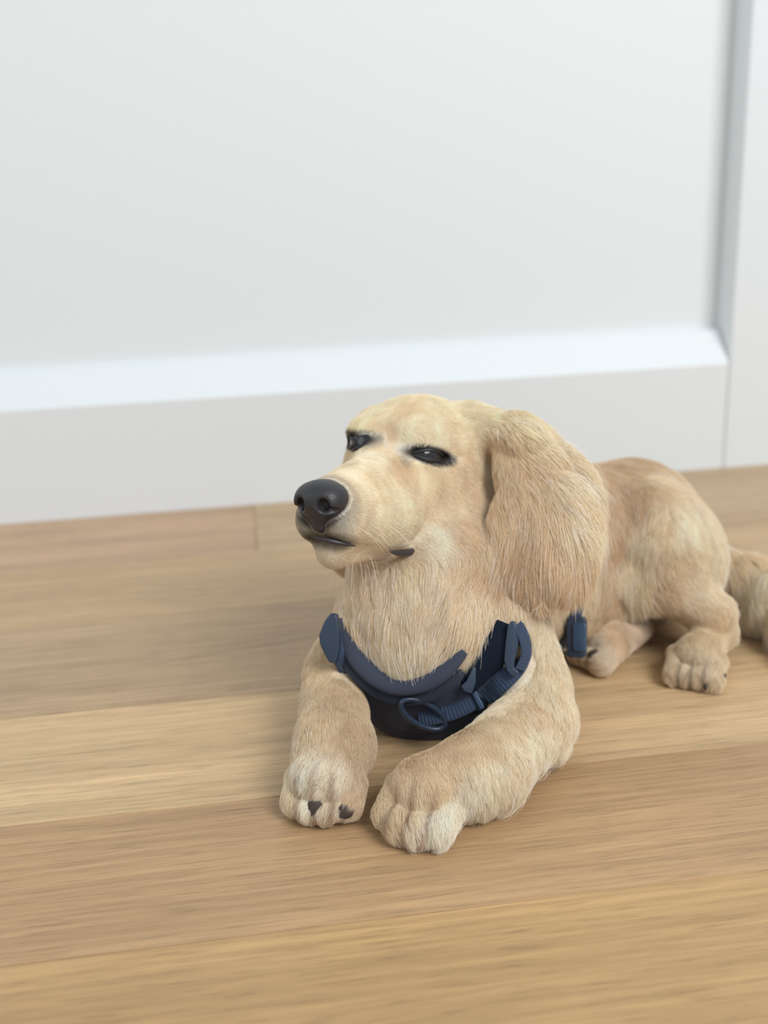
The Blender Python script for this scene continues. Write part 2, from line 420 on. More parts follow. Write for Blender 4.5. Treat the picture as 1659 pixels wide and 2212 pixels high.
vo = nt.n('ShaderNodeTexVoronoi'); vo.inputs['Scale'].default_value = 1100; tcn = nt.n('ShaderNodeTexCoord'); nt.l(tcn.outputs['Object'], vo.inputs['Vector'])
bpn = nt.n('ShaderNodeBump'); bpn.inputs['Strength'].default_value = 0.35; bpn.inputs['Distance'].default_value = 0.0004
nt.l(vo.outputs['Distance'], bpn.inputs['Height']); nt.l(bpn.outputs['Normal'], nt.b.inputs['Normal'])
o = mesh_obj('nose', nv, nf, nt.m, dog); o['label'] = 'charcoal nose with two nostrils'

# ---- eyes and lids
def sphere(c, r, nu=32, nv_=20):
    V = []; F = []
    for i in range(nv_ + 1):
        th = math.pi * i / nv_
        for j in range(nu):
            ph = 2 * math.pi * j / nu
            V.append(np.array(c) + r * np.array((math.sin(th) * math.cos(ph), math.sin(th) * math.sin(ph), math.cos(th))))
    for i in range(nv_):
        for j in range(nu):
            F.append((i * nu + j, (i + 1) * nu + j, (i + 1) * nu + (j + 1) % nu, i * nu + (j + 1) % nu))
    return V, F
def tube(path, rad, n=10, flat=None):
    """swept tube along path; rad: number or list; flat: (normal list, ratio) squashes the section"""
    P = [np.array(p, float) for p in path]; m = len(P); V = []; F = []
    rad = [rad] * m if np.isscalar(rad) else rad
    up = None
    for i in range(m):
        t = P[min(i + 1, m - 1)] - P[max(i - 1, 0)]; t /= np.linalg.norm(t) + 1e-12
        if flat is not None: a = np.array(flat[0][i], float)
        else:
            a = up if up is not None else (np.array((0, 0, 1.)) if abs(t[2]) < .9 else np.array((1., 0, 0)))
        a = a - t * (a @ t); a /= np.linalg.norm(a) + 1e-12; up = a; b = np.cross(t, a)
        ra = rad[i] * (flat[1] if flat is not None else 1)
        for k in range(n):
            q = 2 * math.pi * k / n
            V.append(P[i] + a * ra * math.cos(q) + b * rad[i] * math.sin(q))
    for i in range(m - 1):
        for k in range(n):
            F.append((i * n + k, i * n + (k + 1) % n, (i + 1) * n + (k + 1) % n, (i + 1) * n + k))
    F.append(tuple(range(n))[::-1]); F.append(tuple((m - 1) * n + k for k in range(n)))
    return V, F
eye_m = plain('dark_brown_eye', rgba(30, 27, 28), 0.12, 0.6)
lid_m = plain('black_eyelid_skin', rgba(38, 34, 34), 0.5, 0.4)
EYES = {}
for e in (1, -1):
    n_ = hdv(.55, e * .83, .10); tdir = hdv(.83, -e * .55, -.02); tdir = tdir - n_ * (tdir @ n_); tdir /= np.linalg.norm(tdir); u_ = HM[:, 2] - n_ * (HM[:, 2] @ n_); u_ -= tdir * (u_ @ tdir); u_ /= np.linalg.norm(u_)
    Re = 0.0175
    surf = hd(.0 if e > 0 else .020, e * (.158 if e > 0 else .146), -.020 if e > 0 else .014) + hdv(.83, -e * .55, 0) * (-.0015 if e > 0 else 0); c = surf - n_ * (0.0160 if e > 0 else .0178)
    tdir = tdir + .14 * u_; tdir /= np.linalg.norm(tdir); u_ = u_ - tdir * (u_ @ tdir); u_ /= np.linalg.norm(u_)
    EYES[e] = (c, n_, tdir, u_, Re)
    v, f = sphere(c, Re); eo = mesh_obj('eye', v, f, eye_m, dog)
    for sgn, nm in ((1, 'upper_eyelid'), (-1, 'lower_eyelid')):
        path = []; rr = []; nn = []
        for a in np.linspace(-1, 1, 17):
            th = math.radians(60 if e > 0 else 42) * a; ph = math.radians((15 if sgn > 0 else 11)) * (1 - a * a) * sgn - math.radians(1)
            d = n_ * math.cos(th) * math.cos(ph) + tdir * math.sin(th) + u_ * math.cos(th) * math.sin(ph)
            path.append(c + (Re + 0.0003) * d); nn.append(d); rr.append(0.0005 + 0.0012 * (1 - a * a) ** 0.7)
        v, f = tube(path, rr, 10, (nn, 0.45)); mesh_obj(nm, v, f, lid_m, eo)

# ---- lips: dark skin at the front of the mouth and at its corner
lip_m = plain('dark_lip_skin', rgba(52, 46, 50), 0.35, 0.5)

def lip(path, rad):
    P = [path[0] * (1 - t) ** 2 + 2 * path[1] * t * (1 - t) + path[2] * t * t for t in np.linspace(0, 1, 13)]
    R = [rad * (0.2 + 0.8 * math.sin(math.pi * t)) for t in np.linspace(0, 1, 13)]
    v, f = tube(P, R, 10); return mesh_obj('lip', v, f, lip_m, dog)

# ------------------------------------------------------------------ fur
bvs = bv
bm_tri = np.concatenate([bf[:, [0, 1, 2]], bf[:, [0, 2, 3]]])
def vnormals(V, Tr):
    n = np.cross(V[Tr[:, 1]] - V[Tr[:, 0]], V[Tr[:, 2]] - V[Tr[:, 0]])
    o = np.zeros_like(V)
    for i in range(3): np.add.at(o, Tr[:, i], n)
    return o / (np.linalg.norm(o, axis=1, keepdims=True) + 1e-12)
bn = vnormals(bvs, bm_tri)
PU, PV, PD = proj(bvs)
facing = ((CC - bvs) * bn).sum(1) > 0
def surf(u, v, rad=7):
    """the body vertex that shows at (u, v)"""
    m = np.where((np.abs(PU - u) < rad) & (np.abs(PV - v) < rad) & facing)[0]
    if len(m) == 0:
        if rad < 40: return surf(u, v, rad * 1.8)
        return None
    m = m[PD[m] < PD[m].min() + 0.012]
    return m[np.argmin((PU[m] - u) ** 2 + (PV[m] - v) ** 2)]

# ------------------------------------------------------------------ harness
bvh = BVHTree.FromPolygons([tuple(p) for p in bvs.tolist()], bf.tolist())
def snap(P, off):
    l, n, _, _ = bvh.find_nearest(Vector(P)); n = Vector(n)
    return np.array(l) + np.array(n) * off, np.array(n)
def hit(u, v):
    d = at(u, v, 1) - CC
    l, n, _, _ = bvh.ray_cast(Vector(CC), Vector(d).normalized())
    return None if l is None else (np.array(l), np.array(n))
harness = bpy.data.objects.new('dog_harness', None); COL.objects.link(harness); harness.location = (0.02, 0.70, 0.0); harness.empty_display_size = .05
harness['label'] = 'navy blue padded harness with plastic buckles worn round the chest of the puppy'; harness['category'] = 'harness'
HB = Matrix.Translation(harness.location)
HPTS = []
def hpart(name, v, f, mat, parent=None, smooth=True, bev=None, keep=True):
    o = mesh_obj(name, v, f, mat, None, smooth)
    if keep: HPTS.append(np.asarray(v, float))
    p = parent if parent is not None else harness
    o.parent = p; o.matrix_parent_inverse = HB.inverted() if p is harness else Matrix.Identity(4)
    if p is not harness: o.matrix_parent_inverse = Matrix.Identity(4)
    if bev:
        m = o.modifiers.new('bevel', 'BEVEL'); m.width = bev; m.segments = 3; m.limit_method = 'ANGLE'
    return o
def fabric(name, col, scale=2600, rough=.85):
    t = NT(name); t.b.inputs['Base Color'].default_value = col; t.b.inputs['Roughness'].default_value = rough
    t.b.inputs['Sheen Weight'].default_value = .12; t.b.inputs['Sheen Tint'].default_value = (.6, .7, 1, 1)
    tc = t.n('ShaderNodeTexCoord'); vo = t.n('ShaderNodeTexVoronoi'); vo.inputs['Scale'].default_value = scale; t.l(tc.outputs['Object'], vo.inputs['Vector'])
    bp = t.n('ShaderNodeBump'); bp.inputs['Strength'].default_value = .3; bp.inputs['Distance'].default_value = .0003
    t.l(vo.outputs['Distance'], bp.inputs['Height']); t.l(bp.outputs['Normal'], t.b.inputs['Normal'])
    return t.m
nav = fabric('navy_padded_fabric', rgba(52, 57, 73)); nav2 = fabric('navy_mesh_lining', rgba(38, 43, 57), 1400)
web = fabric('navy_ribbed_webbing', rgba(48, 63, 86), 3000); vel = plain('black_fleece', rgba(28, 36, 50), .95, .1, (1500, 1, .001))
pla = plain('navy_plastic', rgba(46, 58, 76), .33, .5); plb = plain('slate_blue_plastic', rgba(52, 74, 100), .32, .5)

# smooth depth of the chest below the throat, from the body itself
_s = []
for u in range(775, 1035, 13):
    for v in range(1390, 1560, 11):
        q = hit(u, v)
        if q is not None and q[0][2] > .03: _s.append((u, v, (q[0] - CC) @ CF))
_s = np.array(_s); 
def _bas(u, v):
    a = (np.asarray(u, float) - 905) / 150; b = (np.asarray(v, float) - 1480) / 100
    return np.stack([np.ones_like(a), a, b, a * a, b * b, a * b], -1)
_w = np.ones(len(_s))
for _ in range(6):
    _co = np.linalg.lstsq(_bas(_s[:, 0], _s[:, 1]) * _w[:, None], _s[:, 2] * _w, rcond=None)[0]
    _r = _s[:, 2] - _bas(_s[:, 0], _s[:, 1]) @ _co; _w = 1 / (1 + (_r / .004) ** 2)
_off = np.quantile((_s[:, 2] - _bas(_s[:, 0], _s[:, 1]) @ _co)[_w > .3], .06)
_gu = np.arange(700, 1180, 8); _gv = np.arange(1290, 1640, 8); _dm = np.zeros((len(_gu), len(_gv)))
for i_, u in enumerate(_gu):
    for j_, v in enumerate(_gv):
        b_ = float(_bas(u, v) @ _co) + _off; q = hit(u, v)
        if q is not None:
            d_ = (q[0] - CC) @ CF
            lim = .022 * min(1, max(0, (1590 - v) / 60)) if u > 960 else .010
            b_ = max(b_, d_ - .010); b_ = max(min(b_, d_), b_ - lim)
        _dm[i_, j_] = b_
for _ in range(10):
    pd_ = np.pad(_dm, 1, mode='edge'); _dm = np.minimum(_dm, (pd_[:-2, 1:-1] + pd_[2:, 1:-1] + pd_[1:-1, :-2] + pd_[1:-1, 2:]) / 4)
    pd_ = np.pad(_dm, 1, mode='edge'); _dm = (pd_[:-2, 1:-1] + pd_[2:, 1:-1] + pd_[1:-1, :-2] + pd_[1:-1, 2:] + 4 * _dm) / 8
def chest(u, v, out=0.0):
    a = min(max((u - 700) / 8, 0), len(_gu) - 1.001); b = min(max((v - 1290) / 8, 0), len(_gv) - 1.001)
    i, j = int(a), int(b); a -= i; b -= j
    d = (_dm[i, j] * (1 - a) + _dm[i + 1, j] * a) * (1 - b) + (_dm[i, j + 1] * (1 - a) + _dm[i + 1, j + 1] * a) * b
    return at(u, v, d - .007 - out)
def curve(P, n):
    """Catmull-Rom through the points"""
    P = np.array(P, float); P = np.vstack([2 * P[0] - P[1], P, 2 * P[-1] - P[-2]]); m = len(P) - 3
    out = []
    for x in np.linspace(0, m - 1e-6, n):
        i = int(x); t = x - i; a, b, c, d = P[i:i + 4]
        out.append(.5 * ((2 * b) + (c - a) * t + (2 * a - 5 * b + 4 * c - d) * t * t + (3 * b - a - 3 * c + d) * t ** 3))
    return np.array(out)
def sheet(rows, thick, puff=0.0):
    """closed slab from a grid of points (rows x cols), thickened backwards"""
    G_ = np.array(rows); nr, nc = G_.shape[:2]
    du = np.gradient(G_, axis=1); dv = np.gradient(G_, axis=0)
    n = np.cross(du, dv); n /= np.linalg.norm(n, axis=2, keepdims=True) + 1e-12
    if ((CC - G_) * n).sum() < 0: n = -n
    a = np.sin(np.pi * np.linspace(0, 1, nr))[:, None] ** .5; b = np.minimum(1, np.sin(np.pi * np.linspace(0, 1, nc))[None] * 4) ** .5
    F_ = G_ + n * (puff * a * b)[..., None]; Bk = G_ - n * thick
    V = np.concatenate([F_.reshape(-1, 3), Bk.reshape(-1, 3)]); o = nr * nc; F = []
    for i in range(nr - 1):
        for j in range(nc - 1):
            q = (i * nc + j, i * nc + j + 1, (i + 1) * nc + j + 1, (i + 1) * nc + j)
            F.append(q); F.append(tuple(o + x for x in q[::-1]))
    for j in range(nc - 1):
        F.append((j, o + j, o + j + 1, j + 1)); k = (nr - 1) * nc + j; F.append((k, k + 1, o + k + 1, o + k))
    for i in range(nr - 1):
        k = i * nc; F.append((k, k + nc, o + k + nc, o + k)); k = i * nc + nc - 1; F.append((k, o + k, o + k + nc, k + nc))
    return V, F
def band(path, nrm, width, thick, ribs=0, sub=1, edge=.25):
    """webbing: rectangular section with softened edges swept along path; nrm = outward normal per point"""
    P = np.array(path, float); m = len(P); V = []; F = []
    L = np.concatenate([[0], np.cumsum(np.linalg.norm(np.diff(P, axis=0), axis=1))])
    sec = [(-1, -.5), (-.9, .5), (-.5, .8), (0, .9), (.5, .8), (.9, .5), (1, -.5), (.9, -.8), (-.9, -.8)]
    for i in range(m):
        t = P[min(i + 1, m - 1)] - P[max(i - 1, 0)]; t /= np.linalg.norm(t) + 1e-12
        n = np.array(nrm[i], float); n -= t * (n @ t); n /= np.linalg.norm(n) + 1e-12; b = np.cross(t, n)
        h_ = 1 + (.9 * (.5 + .5 * math.cos(L[i] / ribs * 2 * math.pi)) - .45 if ribs else 0)
        for (x, y) in sec:
            V.append(P[i] + b * x * width / 2 + n * y * thick * (h_ if y > 0 else 1))
    k = len(sec)
    for i in range(m - 1):
        for j in range(k): F.append((i * k + j, (i + 1) * k + j, (i + 1) * k + (j + 1) % k, i * k + (j + 1) % k))
    F.append(tuple(range(k))); F.append(tuple((m - 1) * k + j for j in range(k))[::-1])
    return V, F
def prism(outline, origin, ax, ay, thick):
    """solid plate from a 2-D outline (metres) in the plane ax, ay, centred on origin"""
    ax = np.array(ax, float); ax /= np.linalg.norm(ax); ay = np.array(ay, float); ay -= ax * (ax @ ay); ay /= np.linalg.norm(ay); az = np.cross(ax, ay)
    n = len(outline); V = [np.array(origin) + ax * x + ay * y + az * s * thick / 2 for s in (-1, 1) for x, y in outline]
    F = [tuple(range(n))[::-1], tuple(range(n, 2 * n))] + [(k, (k + 1) % n, n + (k + 1) % n, n + k) for k in range(n)]
    return V, F
def ring(origin, ax, ay, outer, inner, thick):
    """flat frame with an opening; outer/inner: outlines with equal point counts"""
    ax = np.array(ax, float); ax /= np.linalg.norm(ax); ay = np.array(ay, float); ay -= ax * (ax @ ay); ay /= np.linalg.norm(ay); az = np.cross(ax, ay)
    n = len(outer); V = [np.array(origin) + ax * x + ay * y + az * s * thick / 2 for s in (-1, 1) for ol in (outer, inner) for x, y in ol]; F = []
    for k in range(n):
        q = (k + 1) % n
        F += [(k, q, 3 * n + 0 * k + q - n - n + 0 if False else n + q, n + k)[::-1], (2 * n + k, 2 * n + q, 3 * n + q, 3 * n + k), (k, q, 2 * n + q, 2 * n + k), (n + k, 3 * n + k, 3 * n + q, n + q)]
    return V, F
def rrect(hx, hy, r, n=4):
    out = []
    for cx, cy, a0 in ((hx - r, hy - r, 0), (-hx + r, hy - r, 90), (-hx + r, -hy + r, 180), (hx - r, -hy + r, 270)):
        for k in range(n + 1):
            a = math.radians(a0 + 90 * k / n); out.append((cx + r * math.cos(a), cy + r * math.sin(a)))
    return out
toward = lambda P: (CC - P) / np.linalg.norm(CC - P)

# chest plate, wrapping down between the forelegs
top = curve([(738, 1398), (765, 1452), (815, 1494), (868, 1512), (925, 1506), (985, 1478), (1040, 1440), (1075, 1418)], 41)
bot = curve([(752, 1452), (778, 1520), (815, 1570), (868, 1594), (925, 1602), (985, 1588), (1036, 1556), (1062, 1492)], 41)
rows = []
for k in np.linspace(0, 1, 15):
    rows.append([chest(*(top[j] * (1 - k) + bot[j] * k), .0012) for j in range(41)])
for z_, y_ in ((.022, .010), (.013, .028), (.010, .055)):
    rows.append([np.array([p[0] * .9 + .002, max(p[1], .69) + y_, min(p[2] * .6, z_ + .01)]) for p in rows[14]])
v, f = sheet(rows, .003, .0015); plate = hpart('chest_plate', v, f, nav)
# stitched border of the plate
pth = [chest(*(bot[j] + (np.array([905, 1480]) - bot[j]) * .13), .0032) for j in range(4, 37)]
v, f = tube(pth, .0007, 6); hpart('seam', v, f, nav2, plate)
# padded collar: two rolls, the lower one lies under the upper one
up_ = curve([(733, 1338), (745, 1378), (772, 1425), (812, 1462), (862, 1482), (920, 1474), (968, 1445), (1004, 1408)], 49)
lo_ = curve([(738, 1392), (760, 1440), (808, 1484), (862, 1504), (925, 1498), (975, 1470), (1000, 1450)], 45)
P_ = [chest(u, v_, .0045) for u, v_ in up_]; N_ = [toward(p) + np.array((0, 0, .25)) for p in P_]
wr = [.0012 + .0058 * math.sin(math.pi * min(1, max(0, t_)) ) ** .5 for t_ in np.linspace(0.02, .98, 49)]
v, f = tube(P_, wr, 14, (N_, .55)); hpart('padded_collar', v, f, nav)
P_ = [chest(u, v_, .0030) for u, v_ in lo_]; N_ = [toward(p) for p in P_]
v, f = tube(P_, [.0012 + .0056 * math.sin(math.pi * t_) ** .5 for t_ in np.linspace(0.02, .98, 45)], 14, (N_, .5)); hpart('collar_lining', v, f, nav2)
# short chest webbing with ribs, its bar, and the leash loop
wp_ = curve([(905, 1548), (945, 1540), (985, 1528), (1030, 1506)], 90)
P_ = [chest(u, v_, .0064) for u, v_ in wp_]; ws = hpart('strap', *band(P_, [toward(p) for p in P_], .0165, .0012, .0026), web)
p = chest(1029, 1505, .0085); q = chest(985, 1528, .0080) - p
v, f = prism(rrect(.0018, .0098, .0012), p, q, np.cross(q, toward(p)), .0030); hpart('strap_bar', v, f, plb, ws, bev=.0006)
lc = chest(914, 1543, .0135); a1 = chest(960, 1568, .0135) - chest(868, 1520, .0115); a1n = a1 / np.linalg.norm(a1); tw = toward(lc); b1 = np.cross(tw, a1n)
b1 = b1 / np.linalg.norm(b1) * .85 + tw * .35; rx = np.linalg.norm(a1) / 2
el = [lc + a1n * rx * math.cos(x) + b1 * .0095 * math.sin(x) for x in np.linspace(0, 2 * math.pi, 49)[:-1]]
V = []; F = []; n_ = len(el)
for i in range(n_):
    t_ = el[(i + 1) % n_] - el[i - 1]; t_ /= np.linalg.norm(t_); a = tw - t_ * (tw @ t_); a /= np.linalg.norm(a); b = np.cross(t_, a)
    for k in range(10): V.append(el[i] + (a * math.cos(k * .6283) * 1.15 + b * math.sin(k * .6283)) * .0022)
for i in range(n_):
    for k in range(10): F.append((i * 10 + k, i * 10 + (k + 1) % 10, ((i + 1) % n_) * 10 + (k + 1) % 10, ((i + 1) % n_) * 10 + k))
o = hpart('leash_ring', V, F, pla); o['label'] = 'oval plastic leash ring lying on the chest plate'
# fleece lined side of the shoulder strap and the ribbed strap over it
def overbody(pts, off, n=60, wch=0.0):
    out = []; nn = []
    for (u, v_, dz) in curve([(a, b, c) for a, b, c in pts], n):
        q = hit(u, v_)
        P = chest(u, v_, 0)
        out.append(P)
        nn.append(None)
    out = np.array(out)
    for _ in range(12): out[1:-1] = (out[:-2] + out[2:] + 2 * out[1:-1]) / 4
    res = []; nr = []
    for P in out:
        a, n2 = snap(P, off)
        tw_ = toward(P); n3 = n2 * .5 + tw_ * .5; n3 /= np.linalg.norm(n3)
        # stay outside the coat
        res.append(P + tw_ * off); nr.append(n3)
    return np.array(res), nr
P_, N_ = overbody([(1000, 1478, 0), (1035, 1445, 0), (1068, 1408, 0), (1092, 1378, 0), (1104, 1352, 0)], .0030)
fl_ = hpart('shoulder_pad', *band(P_, N_, .022, .0016), vel)
P_, N_ = overbody([(1022, 1525, 0), (1055, 1497, 0), (1088, 1467, 0), (1114, 1438, 0), (1126, 1408, 0), (1122, 1380, 0), (1110, 1358, 0)], .0055, 130)
ss = hpart('strap', *band(P_, N_, .0155, .0012, .0026), web)
p = chest(1106, 1400, .0085); px = ((p - CC) @ CF) / FPX
out = [((u - 1106) * px, -(v_ - 1400) * px) for u, v_ in ((1094, 1448), (1089, 1425), (1092, 1390), (1097, 1352), (1104, 1341), (1114, 1343), (1121, 1362), (1120, 1395), (1112, 1428), (1111, 1440), (1123, 1452), (1113, 1461), (1102, 1458))]
v, f = prism(out[::-1], p, CR - .15 * CF, CU, .0062); hpart('slider', v, f, pla, ss, bev=.0012)
bp_ = curve([p + CR * x - CF * y + CU * z for x, y, z in ((.0035, -.001, .0165), (.0068, -.0005, .0120), (.0098, .0, .003), (.0100, .0, -.006), (.0060, -.0005, -.0155))], 60)
hpart('strap_fold', *band(bp_, [CR * .75 - CF * .66] * 60, .0120, .0010, .0026), web, ss)
# small tab beside the collar end
tb = chest(1010, 1468, .0085)
v, f = prism([(-.0022, -.0085), (.0030, -.0100), (.0058, -.0020), (.0060, .0085), (.0036, .0092), (-.0010, -.0010), (-.0050, -.0045)], tb, CR, CU, .0030); hpart('tab', v, f, pla, bev=.0008)
# left hand side of the picture: shield-shaped slider and the strap below it
sp = at(712, 1378, .774)
px = .774 / FPX
out = [((u - 712) * px, -(v_ - 1378) * px) for u, v_ in ((716, 1324), (703, 1340), (690, 1372), (692, 1392), (702, 1412), (712, 1430), (728, 1433), (736, 1400), (734, 1350), (730, 1326))]
v, f = prism(out[::-1], sp, CR - .25 * CF, CU, .0060)
P_ = curve([at(u, v_, dd) for u, v_, dd in ((733, 1342, .790), (724, 1378, .779), (732, 1415, .775))] + [chest(748, 1450, .003), chest(766, 1488, .003), chest(784, 1516, .002), chest(800, 1535, -.001)], 90)
s2 = hpart('strap', *band(P_, [toward(p_) for p_ in P_], .0105, .0009, .0026), web)
hpart('slider', v, f, pla, s2, bev=.0012)
# straps over the shoulders meeting on the back, and the girth strap round the ribs with its buckle
def over(points, off, n=60):
    P = curve(points, n); res = []; nr = []
    for p_ in P:
        a, n2 = snap(p_, off); res.append(a); nr.append(n2)
    res = np.array(res); nr = np.array(nr)
    for _ in range(6):
        res[1:-1] = (res[:-2] + res[2:] + 2 * res[1:-1]) / 4; nr[1:-1] = (nr[:-2] + nr[2:] + 2 * nr[1:-1]) / 4
    res = np.array([snap(p_, off)[0] for p_ in res])
    return res, nr
P_, N_ = over([at(1116, 1335, .775), (.078, .815, .160), (.095, .850, .155), (.110, .870, .160)], .0008); hpart('strap', *band(P_, N_, .0155, .0009), web, keep=False)
P_, N_ = over([at(738, 1335, .79), (-.010, .840, .160), (.040, .880, .160), (.110, .872, .160)], .0012); hpart('strap', *band(P_, N_, .0155, .0009), web, keep=False)
gc_ = np.array((.112, .845, .085)); gax = np.array((.72, .62, -.20)); gax /= np.linalg.norm(gax); gu = np.array((0, 0, 1.)) - gax * gax[2]; gu /= np.linalg.norm(gu); gv = np.cross(gax, gu)
P_ = []; N_ = []
for x in np.linspace(0, 2 * math.pi, 73):
    d = gu * math.cos(x) + gv * math.sin(x)
    l, n2, _, _ = bvh.ray_cast(Vector(gc_), Vector(d)); r_ = min(.085, np.linalg.norm(np.array(l) - gc_)) if l is not None else .07
    p_ = gc_ + d * (r_ + .004); p_[2] = max(p_[2], .004); P_.append(p_); N_.append(d)
P_ = np.array(P_)
for _ in range(4): P_[1:-1] = (P_[:-2] + P_[2:] + 2 * P_[1:-1]) / 4
gs = hpart('girth_strap', *band(P_, N_, .0150, .0010), web)
bc = at(1246, 1376, .858)
bx_ = CR - .35 * CF; by_ = CU + .12 * CR
o = hpart('buckle', *prism(rrect(.0078, .0165, .0035), bc, bx_, by_, .0085), pla, gs, bev=.0012)
hpart('buckle_clip', *prism(rrect(.0055, .0115, .0030), bc + toward(bc) * .0050 + CR * .0022, bx_, by_, .0040), plb, gs, bev=.0012)
P_ = curve([bc + CU * .014, at(1236, 1330, .862), at(1224, 1300, .868), at(1208, 1265, .875)], 30)
hpart('strap', *band(P_, [toward(p_) for p_ in P_], .0045, .0010), web, gs)
HALL = np.concatenate(HPTS)
hkd = kdtree.KDTree(len(HALL))
for i_, p_ in enumerate(HALL): hkd.insert(p_, i_)
hkd.balance()
def HARNESS_HIDE(P):
    out = np.zeros(len(P), bool)
    m = np.where((P[:, 0] > -.08) & (P[:, 0] < .20) & (P[:, 1] < .93) & (P[:, 2] < .2))[0]
    for i_ in m: out[i_] = hkd.find(P[i_])[2] < .0050
    return out
